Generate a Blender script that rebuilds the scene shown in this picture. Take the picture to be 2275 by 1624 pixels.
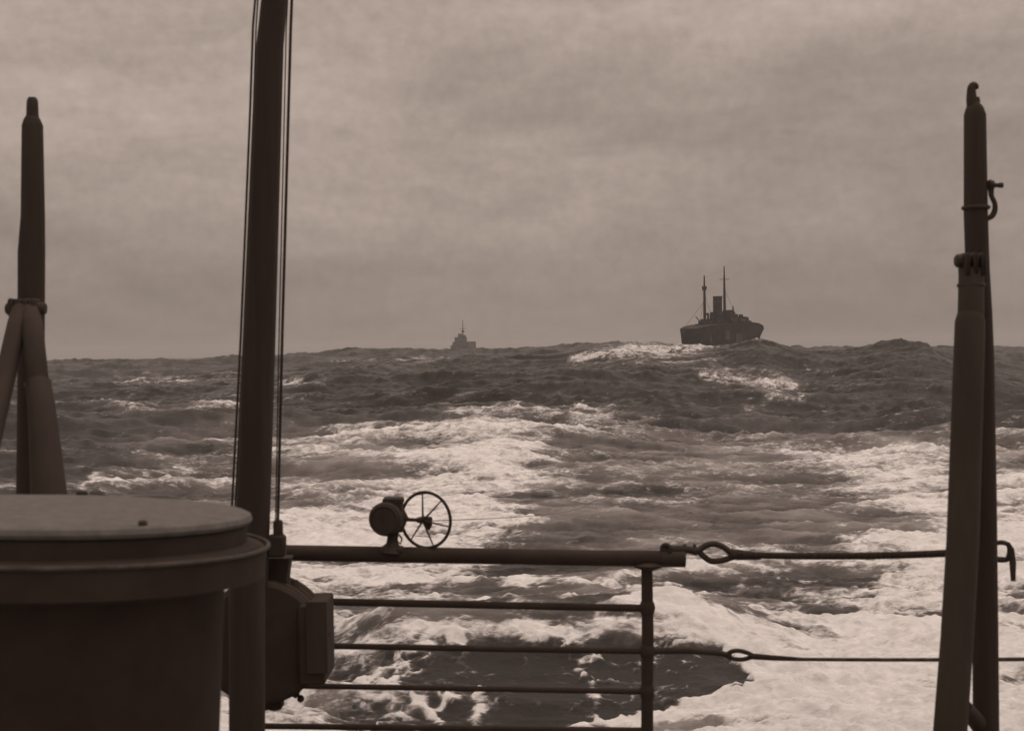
import bpy, math, random
import numpy as np
from mathutils import Vector, Matrix

random.seed(7)
SC = bpy.context.scene
for o in list(bpy.data.objects):
    bpy.data.objects.remove(o)
COL = SC.collection

# ------------------------------------------------------------------ camera
EYE = Vector((0.0, 0.0, 7.5))
FPX = 3160.0                      # focal length in units of a 2275 px wide picture
CW, CH = 2275.0, 1624.0
PITCH = math.atan(29.0 / FPX)
ROLL = math.radians(0.8)
Fv = Vector((0, math.cos(PITCH), -math.sin(PITCH)))
Rv = Vector((math.cos(ROLL), 0, -math.sin(ROLL)))
Rv = (Rv - Fv * Rv.dot(Fv)).normalized()
Uv = Rv.cross(Fv).normalized()
cam_d = bpy.data.cameras.new('camera')
cam_d.lens = FPX / CW * 36.0
cam_d.sensor_width = 36.0
cam_d.clip_start = 0.1
cam_d.clip_end = 20000
cam_d.dof.use_dof = True
cam_d.dof.focus_distance = 150
cam_d.dof.aperture_fstop = 5.6
cam = bpy.data.objects.new('camera', cam_d)
COL.objects.link(cam)
M3 = Matrix((Rv, Uv, -Fv)).transposed()
cam.matrix_world = Matrix.Translation(EYE) @ M3.to_4x4()
SC.camera = cam

# ------------------------------------------------------------------ sky, sun, exposure
SUN_EL, SUN_AZ = math.radians(62), math.radians(75)      # azimuth measured from +Y (astern) to +X
SC.view_settings.view_transform = 'Standard'
SC.view_settings.look = 'None'
SC.view_settings.gamma = 1.0
SC.view_settings.use_curve_mapping = False
SC.view_settings.exposure = 0.0

W = bpy.data.worlds.new('World')
SC.world = W
W.use_nodes = True
nt = W.node_tree
for n in list(nt.nodes):
    nt.nodes.remove(n)
def N(t, typ, **kw):
    n = t.nodes.new(typ)
    for k, v in kw.items():
        setattr(n, k, v)
    return n
def L(t, a, b):
    t.links.new(a, b)
def math_node(t, op, a, b=None, c=None, clamp=False):
    n = N(t, 'ShaderNodeMath', operation=op, use_clamp=clamp)
    for i, v in enumerate((a, b, c)):
        if v is None:
            continue
        if isinstance(v, (int, float)):
            n.inputs[i].default_value = v
        else:
            L(t, v, n.inputs[i])
    return n.outputs[0]

SKY_TINT = (1.0, 0.805, 0.695, 1)
out = N(nt, 'ShaderNodeOutputWorld')
bg = N(nt, 'ShaderNodeBackground')
bg.inputs['Strength'].default_value = 0.10
sky = N(nt, 'ShaderNodeTexSky', sky_type='NISHITA')
sky.sun_disc = False
sky.sun_elevation = SUN_EL
sky.sun_rotation = SUN_AZ
bw = N(nt, 'ShaderNodeRGBToBW')
L(nt, sky.outputs['Color'], bw.inputs['Color'])
geo = N(nt, 'ShaderNodeTexCoord')
sep = N(nt, 'ShaderNodeSeparateXYZ')
L(nt, geo.outputs['Generated'], sep.inputs['Vector'])
up = math_node(nt, 'MAXIMUM', sep.outputs['Z'], 0.0)
# overcast deck: brighter towards the zenith as under even cloud
over = math_node(nt, 'MULTIPLY_ADD', up, 8.6, 2.2)
mp = N(nt, 'ShaderNodeMapping')
mp.inputs['Scale'].default_value = (2.2, 2.2, 7.0)
mp.inputs['Location'].default_value = (4.1, 0.7, 2.3)
mp.inputs['Rotation'].default_value = (0, math.radians(-9), 0)
L(nt, geo.outputs['Generated'], mp.inputs['Vector'])
n1 = N(nt, 'ShaderNodeTexNoise')
n1.inputs['Scale'].default_value = 1.6
n1.inputs['Detail'].default_value = 9
n1.inputs['Roughness'].default_value = 0.55
n1.inputs['Distortion'].default_value = 0.35
L(nt, mp.outputs['Vector'], n1.inputs['Vector'])
n2 = N(nt, 'ShaderNodeTexNoise')
n2.inputs['Scale'].default_value = 120.0
n2.inputs['Detail'].default_value = 3
L(nt, geo.outputs['Generated'], n2.inputs['Vector'])
c1 = math_node(nt, 'MULTIPLY_ADD', n1.outputs['Fac'], 1.3, 0.35)
c2a = math_node(nt, 'MULTIPLY_ADD', n2.outputs['Fac'], 0.30, 0.86)
n3 = N(nt, 'ShaderNodeTexNoise')
n3.inputs['Scale'].default_value = 7.5
n3.inputs['Detail'].default_value = 7
n3.inputs['Roughness'].default_value = 0.62
n3.inputs['Distortion'].default_value = 0.6
L(nt, mp.outputs['Vector'], n3.inputs['Vector'])
c3 = math_node(nt, 'MULTIPLY_ADD', n3.outputs['Fac'], 0.36, 0.82)
c2 = math_node(nt, 'MULTIPLY', c2a, c3)
cl = math_node(nt, 'MULTIPLY', c1, c2)
ov = math_node(nt, 'MULTIPLY', over, cl)
nish = math_node(nt, 'MULTIPLY', bw.outputs['Val'], 0.06)
tot = math_node(nt, 'ADD', ov, nish)
tint = N(nt, 'ShaderNodeMix', data_type='RGBA', blend_type='MULTIPLY')
tint.inputs['Factor'].default_value = 1.0
L(nt, tot, tint.inputs['A'])
tint.inputs['B'].default_value = SKY_TINT
L(nt, tint.outputs['Result'], bg.inputs['Color'])
L(nt, bg.outputs['Background'], out.inputs['Surface'])

sd = bpy.data.lights.new('sun', 'SUN')
sd.energy = 0.6
sd.angle = math.radians(25)
sd.color = (1.0, 0.82, 0.72)
sun = bpy.data.objects.new('sun', sd)
COL.objects.link(sun)
sv = Vector((math.sin(SUN_AZ) * math.cos(SUN_EL), math.cos(SUN_AZ) * math.cos(SUN_EL), math.sin(SUN_EL)))
sun.rotation_euler = sv.to_track_quat('Z', 'Y').to_euler()
sun.location = sv * 50

# ------------------------------------------------------------------ helpers
def P(px, py, D):
    """the point at distance D astern that is seen at (px, py) of the 2275 x 1624 picture"""
    d = Fv + Rv * ((px - CW / 2) / FPX) + Uv * ((CH / 2 - py) / FPX)
    return EYE + d * (D / d.y)
def S(px, D):
    return px / FPX * D

def material(name, base, rough=0.6, var=0.35, scale=6.0, metallic=0.0, bump=0.15, streak=1.0, spec=0.3):
    m = bpy.data.materials.new(name)
    m.use_nodes = True
    t = m.node_tree
    b = t.nodes['Principled BSDF']
    tc = N(t, 'ShaderNodeTexCoord')
    mpn = N(t, 'ShaderNodeMapping')
    mpn.inputs['Scale'].default_value = (1, 1, 1.0 / streak)
    L(t, tc.outputs['Object'], mpn.inputs['Vector'])
    a = N(t, 'ShaderNodeTexNoise')
    a.inputs['Scale'].default_value = scale
    a.inputs['Detail'].default_value = 8
    a.inputs['Roughness'].default_value = 0.65
    L(t, mpn.outputs['Vector'], a.inputs['Vector'])
    r = N(t, 'ShaderNodeValToRGB')
    lo = tuple(c * (1 - var) for c in base) + (1,)
    hi = tuple(min(1, c * (1 + var)) for c in base) + (1,)
    r.color_ramp.elements[0].color = lo
    r.color_ramp.elements[1].color = hi
    r.color_ramp.elements[0].position = 0.35
    r.color_ramp.elements[1].position = 0.7
    L(t, a.outputs['Fac'], r.inputs['Fac'])
    L(t, r.outputs['Color'], b.inputs['Base Color'])
    b.inputs['Roughness'].default_value = rough
    b.inputs['Metallic'].default_value = metallic
    b.inputs['Specular IOR Level'].default_value = spec
    bp = N(t, 'ShaderNodeBump')
    bp.inputs['Strength'].default_value = bump
    bp.inputs['Distance'].default_value = 0.01
    L(t, a.outputs['Fac'], bp.inputs['Height'])
    L(t, bp.outputs['Normal'], b.inputs['Normal'])
    return m

M = dict(
    paint=material('dark_grey_paint', (0.046, 0.035, 0.029), 0.8, var=0.18, spec=0.12),
    paint2=material('worn_grey_paint', (0.050, 0.039, 0.032), 0.7, var=0.2, streak=4, spec=0.14),
    wood=material('weathered_spar', (0.046, 0.036, 0.030), 0.8, var=0.2, streak=14, scale=14, spec=0.12),
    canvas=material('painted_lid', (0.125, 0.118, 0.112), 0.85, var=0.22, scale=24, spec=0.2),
    rope=material('tarred_rope', (0.045, 0.035, 0.029), 0.9, scale=60, spec=0.1),
    iron=material('black_iron', (0.045, 0.035, 0.029), 0.65, var=0.2, spec=0.15),
    edge=material('scuffed_rim', (0.065, 0.055, 0.048), 0.6, var=0.5, scale=20, spec=0.2),
    deck=material('deck_planking', (0.2, 0.17, 0.15), 0.8, scale=5),
    hullgrey=material('ship_side_grey', (0.040, 0.032, 0.027), 0.8, var=0.5, scale=0.25, bump=0, spec=0.15),
    hullpale=material('ship_side_patch', (0.078, 0.065, 0.057), 0.8, var=0.4, scale=0.3, bump=0),
    farship=material('far_ship_grey', (0.06, 0.05, 0.044), 0.8, var=0.3, scale=0.2, bump=0),
)

class MB:
    def __init__(s):
        s.v = []; s.f = []
    def _basis(s, d):
        d = Vector(d).normalized()
        a = Vector((0, 0, 1)) if abs(d.z) < 0.9 else Vector((1, 0, 0))
        u = d.cross(a).normalized()
        return u, d.cross(u).normalized(), d
    def tube(s, pts, rad, seg=12, cap=True, flat=1.0, flatdir=None):
        pts = [Vector(p) for p in pts]
        if isinstance(rad, (int, float)):
            rad = [rad] * len(pts)
        n = len(pts)
        base = len(s.v)
        u = None
        for i, p in enumerate(pts):
            d = (pts[min(i + 1, n - 1)] - pts[max(i - 1, 0)]).normalized()
            if u is None:
                u, w, d = s._basis(d)
            else:
                u = (u - d * u.dot(d)).normalized()
                w = d.cross(u)
            for k in range(seg):
                a = 2 * math.pi * k / seg
                s.v.append(p + (u * math.cos(a) + w * math.sin(a)) * rad[i])
        for i in range(n - 1):
            for k in range(seg):
                k2 = (k + 1) % seg
                s.f.append((base + i * seg + k, base + i * seg + k2, base + (i + 1) * seg + k2, base + (i + 1) * seg + k))
        if cap:
            s.f.append(tuple(base + k for k in range(seg - 1, -1, -1)))
            s.f.append(tuple(base + (n - 1) * seg + k for k in range(seg)))
        return s
    def ring(s, c, nrm, R, r, seg=48, sec=8, a0=0, a1=2 * math.pi, sx=1.0):
        u, w, d = s._basis(nrm)
        full = abs(a1 - a0 - 2 * math.pi) < 1e-6
        base = len(s.v)
        cnt = seg if full else seg + 1
        for i in range(cnt):
            a = a0 + (a1 - a0) * i / seg
            e = u * math.cos(a) * sx + w * math.sin(a)
            for k in range(sec):
                b = 2 * math.pi * k / sec
                s.v.append(Vector(c) + e * (R + r * math.cos(b)) + d * r * math.sin(b))
        for i in range(seg):
            i2 = (i + 1) % cnt
            for k in range(sec):
                k2 = (k + 1) % sec
                s.f.append((base + i * sec + k, base + i * sec + k2, base + i2 * sec + k2, base + i2 * sec + k))
        return s
    def lathe(s, c, axis, prof, seg=48):
        """prof = [(radius, height along axis)]"""
        u, w, d = s._basis(axis)
        base = len(s.v)
        for (r, h) in prof:
            for k in range(seg):
                a = 2 * math.pi * k / seg
                s.v.append(Vector(c) + d * h + (u * math.cos(a) + w * math.sin(a)) * max(r, 1e-4))
        for i in range(len(prof) - 1):
            for k in range(seg):
                k2 = (k + 1) % seg
                s.f.append((base + i * seg + k, base + i * seg + k2, base + (i + 1) * seg + k2, base + (i + 1) * seg + k))
        s.f.append(tuple(base + k for k in range(seg - 1, -1, -1)))
        s.f.append(tuple(base + (len(prof) - 1) * seg + k for k in range(seg)))
        return s
    def box(s, c, sx, sy, sz, rx=None, bev=0.0):
        c = Vector(c)
        X, Y, Z = rx if rx else (Vector((1, 0, 0)), Vector((0, 1, 0)), Vector((0, 0, 1)))
        b = min(bev, sx / 2.01, sy / 2.01, sz / 2.01)
        if b <= 0:
            base = len(s.v)
            for dx in (-.5, .5):
                for dy in (-.5, .5):
                    for dz in (-.5, .5):
                        s.v.append(c + X * dx * sx + Y * dy * sy + Z * dz * sz)
            for f in ((0, 1, 3, 2), (4, 6, 7, 5), (0, 4, 5, 1), (2, 3, 7, 6), (0, 2, 6, 4), (1, 5, 7, 3)):
                s.f.append(tuple(base + i for i in f))
            return s
        prof = []
        hx, hz = sx / 2, sz / 2
        loop = [(-hx + b, -hz), (hx - b, -hz), (hx, -hz + b), (hx, hz - b), (hx - b, hz), (-hx + b, hz), (-hx, hz - b), (-hx, -hz + b)]
        base = len(s.v)
        lv = [(-sy / 2, 1), (-sy / 2 + b, 0), (sy / 2 - b, 0), (sy / 2, 1)]
        for (yy, ins) in lv:
            for (a, h) in loop:
                k = 1.0
                aa = a - math.copysign(b, a) * ins * (1 if abs(a) > hx - b * .5 else 0.3)
                hh = h - math.copysign(b, h) * ins * (1 if abs(h) > hz - b * .5 else 0.3)
                s.v.append(c + X * aa + Y * yy + Z * hh)
        for i in range(3):
            for k in range(8):
                k2 = (k + 1) % 8
                s.f.append((base + i * 8 + k, base + i * 8 + k2, base + (i + 1) * 8 + k2, base + (i + 1) * 8 + k))
        s.f.append(tuple(base + k for k in range(7, -1, -1)))
        s.f.append(tuple(base + 24 + k for k in range(8)))
        return s
    def prism(s, pts, y0, y1):
        """closed outline of (x, z) extruded along y"""
        base = len(s.v); n = len(pts)
        for y in (y0, y1):
            for (x, z) in pts:
                s.v.append(Vector((x, y, z)))
        for k in range(n):
            k2 = (k + 1) % n
            s.f.append((base + k, base + k2, base + n + k2, base + n + k))
        s.f.append(tuple(base + k for k in range(n - 1, -1, -1)))
        s.f.append(tuple(base + n + k for k in range(n)))
        return s
    def build(s, name, mat, parent=None, smooth=True, kind=None):
        o0 = Vector((0, 0, 0))
        if parent is not None:
            o0 = parent_origin(parent)
        me = bpy.data.meshes.new(name)
        me.from_pydata([tuple(Vector(v) - o0) for v in s.v], [], s.f)
        me.validate()
        import bmesh
        bm = bmesh.new(); bm.from_mesh(me)
        bmesh.ops.recalc_face_normals(bm, faces=bm.faces)
        bm.to_mesh(me); bm.free()
        if smooth:
            for p in me.polygons:
                p.use_smooth = True
            try:
                me.set_sharp_from_angle(angle=math.radians(40))
            except Exception:
                pass
        me.materials.append(mat)
        o = bpy.data.objects.new(name, me)
        COL.objects.link(o)
        if parent is not None:
            o.parent = parent
        if kind:
            o['kind'] = kind
        return o

def parent_origin(p):
    v = Vector((0, 0, 0))
    while p is not None:
        v = v + Vector(p.location)
        p = p.parent
    return v
def thing(name, label, cat, loc, group=None):
    o = bpy.data.objects.new(name, None)
    o.empty_display_size = 0.3
    o.location = loc
    COL.objects.link(o)
    o['label'] = label; o['category'] = cat
    if group:
        o['group'] = group
    return o

def bend(pts, k=5):
    """rounded course through 2-D or 3-D points"""
    V = [Vector(p) for p in pts]
    r_ = []
    for i in range(len(V) - 1):
        p0 = V[max(i - 1, 0)]; p1 = V[i]; p2 = V[i + 1]; p3 = V[min(i + 2, len(V) - 1)]
        for j in range(k):
            t = j / k
            r_.append(((p1 * 2) + (p2 - p0) * t + (p0 * 2 - p1 * 5 + p2 * 4 - p3) * t * t + (p1 * 3 - p0 - p2 * 3 + p3) * t ** 3) * 0.5)
    r_.append(V[-1])
    return r_
def bend_r(rad, k=5):
    r_ = []
    for a_, b_ in zip(rad[:-1], rad[1:]):
        r_ += [a_ + (b_ - a_) * j / k for j in range(k)]
    return r_ + [rad[-1]]

# ------------------------------------------------------------------ noise in numpy
_rng = np.random.RandomState(11)
_perm = _rng.permutation(512).astype(np.int64)
_perm = np.concatenate([_perm, _perm])
_ang = _rng.rand(512) * 2 * np.pi
_gx, _gy = np.cos(_ang), np.sin(_ang)
def pnoise(x, y, seed=0):
    x = x + seed * 17.31; y = y + seed * 9.77
    xi = np.floor(x).astype(np.int64); yi = np.floor(y).astype(np.int64)
    xf = x - xi; yf = y - yi
    u = xf * xf * xf * (xf * (xf * 6 - 15) + 10)
    v = yf * yf * yf * (yf * (yf * 6 - 15) + 10)
    def g(ix, iy, fx, fy):
        h = _perm[(_perm[ix & 511] + iy) & 511]
        return _gx[h] * fx + _gy[h] * fy
    a = g(xi, yi, xf, yf); b = g(xi + 1, yi, xf - 1, yf)
    c = g(xi, yi + 1, xf, yf - 1); d = g(xi + 1, yi + 1, xf - 1, yf - 1)
    return 1.5 * ((a * (1 - u) + b * u) * (1 - v) + (c * (1 - u) + d * u) * v)
def fbm(x, y, oct=4, seed=0, gain=0.5):
    r = 0; a = 1; t = 0
    for i in range(oct):
        r = r + a * pnoise(x, y, seed + i * 3); t += a
        x = x * 2.03 + .37 * y * 0; y = y * 2.03; a *= gain
    return r / t * 1.3
def ridge(x, y, oct=3, seed=0, gain=0.5):
    r = 0; a = 1; t = 0
    for i in range(oct):
        n = 1 - np.abs(pnoise(x, y, seed + i * 5)) * 1.9
        r = r + a * np.sign(n) * np.abs(n) ** 1.4; t += a
        x = x * 2.07; y = y * 2.07; a *= gain
    return r / t
def sstep(a, b, x):
    t = np.clip((x - a) / (b - a), 0, 1)
    return t * t * (3 - 2 * t)

# ------------------------------------------------------------------ the sea
def table(px, pts):
    xs = [p[0] for p in pts]; ys = [p[1] for p in pts]
    return np.interp(px, xs, ys)
HOR = lambda px: 783 - (px - 1137.5) * math.tan(ROLL)
NEAR = [(-900, 940), (0, 938), (430, 955), (630, 957), (1000, 936), (1150, 930), (1450, 950), (1700, 965), (1850, 965), (2100, 952), (2275, 945), (3200, 950)]
MAIN = [(-900, 850), (0, 852), (300, 845), (560, 827), (800, 805), (1000, 798), (1200, 790), (1350, 773), (1480, 772), (1600, 766), (1690, 754),
        (1735, 766), (1775, 780), (1850, 777), (1920, 768), (1985, 756), (2050, 760), (2118, 786), (2275, 820), (3200, 840)]
FARR = [(-900, 800), (0, 800), (430, 798), (520, 791), (640, 788), (700, 784), (780, 776), (870, 771), (930, 775), (1000, 776), (1150, 773),
        (1250, 767), (1350, 758), (1400, 757), (1460, 757), (1540, 764), (1700, 769), (2275, 770), (3200, 770)]
# foam cover seen on the water, one digit per patch: columns from x=0 every 95, rows from y=780
FOAM_ROWS = [
 (780, '1111111111111136311111122'),
 (800, '1111111134411245641111112'),
 (840, '1124433422111112365232123'),
 (880, '1122233322222211124422111'),
 (920, '2235554333345552233222222'),
 (960, '1111111255565554444333455'),
 (1000,'2123456666788533455776546'),
 (1040,'2223555435788644456677654'),
 (1080,'4456455657888544544567777'),
 (1120,'3333344457886334533567888'),
 (1160,'3444446888887433334434788'),
 (1200,'3555557888887433443367888'),
 (1240,'4666667888887543455556998'),
 (1280,'5666668889875344545558998'),
 (1320,'5777778877533456664678997'),
 (1360,'6777777876677766546899997'),
 (1400,'6777778886446456766589996'),
 (1440,'6777778887767554556899998'),
 (1480, '6777777765555555688999998'),
 (1520, '6777777755555555789999998'),
 (1560, '6888888865555566789999999'),
 (1600,'6888888863323214367899999'),
 (1660,'6888888866544456788999999'),
]
fy = np.array([r[0] for r in FOAM_ROWS], float)
fg = np.array([[int(c) for c in r[1]] for r in FOAM_ROWS], float) / 9.0
def foam_at(px, py):
    gx = np.clip(px / 95.0, 0, 23.999)
    ry = np.interp(np.clip(py, fy[0], fy[-1]), fy, np.arange(len(fy)))
    ry = np.clip(ry, 0, len(fy) - 1.001)
    x0 = gx.astype(int); y0 = ry.astype(int)
    tx = gx - x0; ty = ry - y0
    tx = tx * tx * (3 - 2 * tx); ty = ty * ty * (3 - 2 * ty)
    return (fg[y0, x0] * (1 - tx) + fg[y0, x0 + 1] * tx) * (1 - ty) + (fg[y0 + 1, x0] * (1 - tx) + fg[y0 + 1, x0 + 1] * tx) * ty

def seg_streak(px, py, pts, w):
    """soft line through pts, used for breaking crests"""
    best = np.full(px.shape, 1e9)
    for (a, b) in zip(pts[:-1], pts[1:]):
        ax, ay, bx, by = a[0], a[1], b[0], b[1]
        dx, dy = bx - ax, by - ay
        t = np.clip(((px - ax) * dx + (py - ay) * dy) / (dx * dx + dy * dy), 0, 1)
        d = np.hypot((px - ax - t * dx) * .6, py - ay - t * dy)
        best = np.minimum(best, d)
    return np.exp(-(best / w) ** 2)

def sea():
    # rows: distances astern, finer where the surface is seen largest
    D1 = 1.0 / np.linspace(1 / 8.0, 1 / 26.0, 90)[:-1]
    D2 = 1.0 / np.linspace(1 / 26.0, 1 / 112.0, 560)[:-1]
    D3 = np.linspace(112, 250, 300)[:-1]
    D4 = np.linspace(250, 430, 90)[:-1]
    D5 = 1.0 / np.linspace(1 / 430.0, 1 / 7000.0, 60)
    D = np.concatenate([D1, D2, D3, D4, D5])
    tin = np.linspace(-0.40, 0.40, 1010)
    tl = -0.40 - np.linspace(0, 1, 26)[1:][::-1] ** 1.5 * 1.6
    tr = 0.40 + np.linspace(0, 1, 26)[1:] ** 1.5 * 1.6
    T = np.concatenate([tl, tin, tr])
    nr, nc = len(D), len(T)
    DD, TT = np.meshgrid(D, T, indexing='ij')
    X = TT * DD; Y = DD.copy()
    PX = TT * FPX + CW / 2
    hz = HOR(PX)
    # meander of the crests
    Dw = DD + sstep(60, 130, DD) * (9 * pnoise(X / 70, DD / 200, 3) + 3 * pnoise(X / 25, DD / 90, 5))
    def crest(tab, Dr, dn=0.0):
        return 7.5 + (hz - table(PX, tab) - dn) / FPX * Dr
    zN = crest(NEAR, 112); zM = crest(MAIN, 235, 9.0); zF = crest(FARR, 400, 6.5)
    knots = [(10, -0.2 + 0 * X), (60, 0.1 + 0 * X), (112, zN), (138, np.minimum(zN - 1.6, 0.2)), (235, zM), (295, zM - 3.4), (400, zF), (520, zF * 0 + 3.6), (7000, zF * 0 + 4.0)]
    Z = np.zeros_like(X)
    for (a, b) in zip(knots[:-1], knots[1:]):
        m = (Dw >= a[0]) & (Dw < b[0])
        t = (Dw - a[0]) / (b[0] - a[0])
        s = t * t * (3 - 2 * t)
        if b[0] in (235, 400):
            s = 0.45 * s + 0.55 * t
        Z = np.where(m, a[1] * (1 - s) + b[1] * s, Z)
    Z = np.where(Dw >= 7000, 4.0, Z); Z = np.where(Dw < 10, -0.2, Z)
    PY0 = hz - (Z - 7.5) / DD * FPX          # where this bit of water is seen
    # local wave close under the stern: smooth dark face with a crest above it
    win = sstep(600, 920, PX) * (1 - sstep(1450, 1800, PX))
    nb_ = sstep(1150, 900, PX) * 0.55 + 0.15
    Z = Z + nb_ * np.exp(-((Dw - 112) / 5.0) ** 2)
    Z = Z + win * (1.15 * np.exp(-((DD - 36.6) / 2.3) ** 2) - 0.35 * np.exp(-((DD - 30.0) / 2.2) ** 2))
    # wind sea
    far = sstep(50, 130, DD); vfar = sstep(500, 1500, DD)
    wx = X + 3.0 * pnoise(X / 22, Y / 15, 21); wy = Y + 2.0 * pnoise(X / 19, Y / 13, 22) + 0.10 * X
    smooth_face = win * np.exp(-((DD - 33.0) / 3.8) ** 4)
    big = ridge(wx / 46, wy / 17, 2, 31) - 0.4
    mid = ridge(wx / 15, wy / 6.5, 3, 41, 0.55) - 0.35
    sml = ridge(wx / 4.2, wy / 2.1, 3, 51, 0.6) - 0.35
    tiny = fbm(wx / 0.9, wy / 0.55, 3, 61, 0.6)
    k = 1 - 0.5 * smooth_face
    skyl = 1 - 0.35 * np.exp(-((DD - 235) / 28) ** 2) - 0.10 * np.exp(-((DD - 400) / 45) ** 2)
    Z = Z + far * big * 2.3 * skyl * (1 - 0.3 * vfar)
    Z = Z + mid * (0.55 + 0.45 * far * skyl) * k * (1 - .3 * vfar)
    Z = Z + sml * (0.16 + 0.12 * far * skyl) * k
    Z = Z + tiny * 0.075 * k
    # foam
    PY = hz - (Z - 7.5) / DD * FPX
    PYm = 0.55 * PY0 + 0.45 * PY
    wpx = PX + 46 * fbm(X / 6, Y / 3.6, 5, 71, .62) * np.clip(60 / DD, .35, 1.3)
    wpy = PYm + 20 * fbm(X / 5, Y / 3.1, 5, 75, .62) * np.clip(60 / DD, .2, 1.3)
    F = foam_at(wpx, wpy)
    # dark pools between the foam streaks, and painted shade under the near crest: (x, y, half width, half height, strength)
    fpx = PX + 60 * fbm(X / 5 + 7, Y / 2.6, 4, 171, .6) * np.clip(60 / DD, .4, 1.6)
    fpy = PYm + 13 * fbm(X / 4 - 3, Y / 2.2, 4, 175, .6) * np.clip(60 / DD, .3, 1.6)
    pool_and_shade = 0
    for (cx, cy, rx, ry, am) in ((1370, 995, 170, 14, .5), (1160, 1110, 95, 17, .7), (1300, 1035, 170, 13, .35), (1480, 1160, 330, 32, .55), (1750, 1190, 160, 26, .45),
            (1270, 1185, 180, 22, .4), (1500, 1345, 120, 10, .4), (1700, 1400, 60, 9, .35), (1130, 1412, 120, 9, .35), (1650, 1330, 120, 9, .4), (900, 1300, 60, 8, .3), (1400, 1210, 160, 9, -.3), (1560, 1262, 140, 8, -.3), (1260, 1268, 175, 18, .8), (1550, 1296, 110, 16, .6), (1800, 1285, 130, 26, .65), (1250, 1322, 180, 15, .7), (1600, 1385, 110, 13, .5),
            (1220, 1372, 50, 13, .6), (1345, 1376, 60, 12, .6), (760, 1048, 130, 18, .55), (1700, 1065, 200, 12, .4), (1620, 1025, 150, 10, .35), (1830, 1352, 90, 16, .45),
            (1080, 1372, 110, 10, .4), (1000, 1395, 100, 9, .35), (1530, 1240, 200, 12, .35), (830, 1350, 90, 16, .35), (1850, 985, 160, 14, .3), (1700, 940, 170, 18, .5),
            (800, 940, 300, 10, .9), (250, 950, 260, 14, .6), (1500, 880, 160, 18, .5), (350, 1000, 180, 14, .35), (1900, 900, 240, 30, .4), (1420, 1420, 100, 10, .35), (1900, 1110, 100, 12, .3)):  # first two: near crest's shadow band, painted in by thinning the foam
        q = np.hypot((fpx - cx) / rx, (fpy - cy) / ry)
        pool_and_shade = pool_and_shade + am * (1 - sstep(0.55, 1.25, q))
    F = F * np.clip(1 - pool_and_shade, 0, 1.35)
    # the clear trough right under the stern, with a scalloped foam edge
    poly = [(765, 1520), (800, 1490), (870, 1462), (1000, 1450), (1200, 1447), (1440, 1452), (1600, 1460), (1652, 1492), (1648, 1525), (1570, 1552), (1440, 1574), (1330, 1600), (1200, 1606), (1100, 1622), (1060, 1670), (800, 1670), (755, 1580)]
    tx = PX + 70 * fbm(X / 2.4, Y / 1.5, 5, 181, .68); ty = PYm + 30 * fbm(X / 2.0, Y / 1.3, 5, 185, .68)
    ins = np.zeros(X.shape, bool); dist = np.full(X.shape, 1e9)
    for (ax_, ay_), (bx_, by_) in zip(poly, poly[1:] + poly[:1]):
        c_ = ((ay_ > ty) != (by_ > ty)) & (tx < (bx_ - ax_) * (ty - ay_) / (by_ - ay_ + 1e-9) + ax_)
        ins ^= c_
        dx_, dy_ = bx_ - ax_, by_ - ay_
        t_ = np.clip(((tx - ax_) * dx_ + (ty - ay_) * dy_) / (dx_ * dx_ + dy_ * dy_), 0, 1)
        dist = np.minimum(dist, np.hypot(tx - ax_ - t_ * dx_, ty - ay_ - t_ * dy_))
    sd_ = np.where(ins, dist, -dist)
    troughm = sstep(-9, 12, sd_)
    Ft = np.interp(PX, [700, 820, 1000, 1150], [.62, .45, .25, .06])
    rimm = np.exp(-((sd_ + 12) / 14) ** 2) * sstep(1000, 1300, PX) * sstep(1500, 1560, PYm)
    F = F * (1 - troughm) + Ft * troughm + .35 * rimm
    st = 0
    for pts, w, a in (
        ([(268, 853), (330, 846), (470, 841), (560, 838)], 5, .35),
        ([(625, 858), (665, 855)], 7, .6),
        ([(660, 808), (800, 803), (1000, 799)], 4, .35),
        ([(1270, 798), (1340, 790), (1400, 778), (1470, 784), (1540, 778), (1600, 768)], 9, .75),
        ([(1560, 768), (1640, 762), (1670, 757), (1700, 760)], 5, .6),
        ([(1555, 838), (1600, 843), (1700, 850), (1760, 856)], 6, .7),
        ([(1700, 852), (1740, 880), (1790, 890)], 5, .5),
        ([(1640, 915), (1700, 898), (1780, 900)], 5, .35),
        ([(1790, 815), (1860, 840)], 4, .4),
        ([(420, 915), (500, 900), (560, 880)], 6, .25),
        ([(180, 1080), (215, 1058), (260, 1062)], 8, .6),
        ([(1040, 1290), (1200, 1298), (1350, 1292), (1440, 1262)], 7, .5),
        ([(1450, 1310), (1560, 1300)], 6, .4),
        ([(960, 1352), (1100, 1345), (1270, 1350), (1400, 1362)], 7, .45),
        ([(1000, 1452), (1020, 1480), (1035, 1510), (1040, 1560), (1060, 1600)], 9, .62),
        ([(1240, 1448), (1290, 1452), (1305, 1478), (1290, 1500), (1312, 1530), (1320, 1590)], 8, .62),
        ([(1160, 1470), (1170, 1520), (1190, 1600)], 7, .42),
        ([(800, 1520), (860, 1480), (930, 1462)], 10, .5),
        ([(860, 1570), (920, 1552), (960, 1580)], 7, .45),
        ([(1120, 1620), (1200, 1602), (1260, 1598), (1330, 1606), (1400, 1592), (1470, 1585), (1540, 1560), (1600, 1548), (1655, 1520)], 8, .7),
        ([(1480, 1262), (1600, 1268), (1700, 1262), (1800, 1290)], 6, .35),
        ([(700, 985), (850, 968), (1000, 960), (1180, 965)], 8, .3),
    ):
        st = st + a * seg_streak(wpx, wpy, pts, w)
    fine = 1 - smooth_face * 0.4
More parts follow.
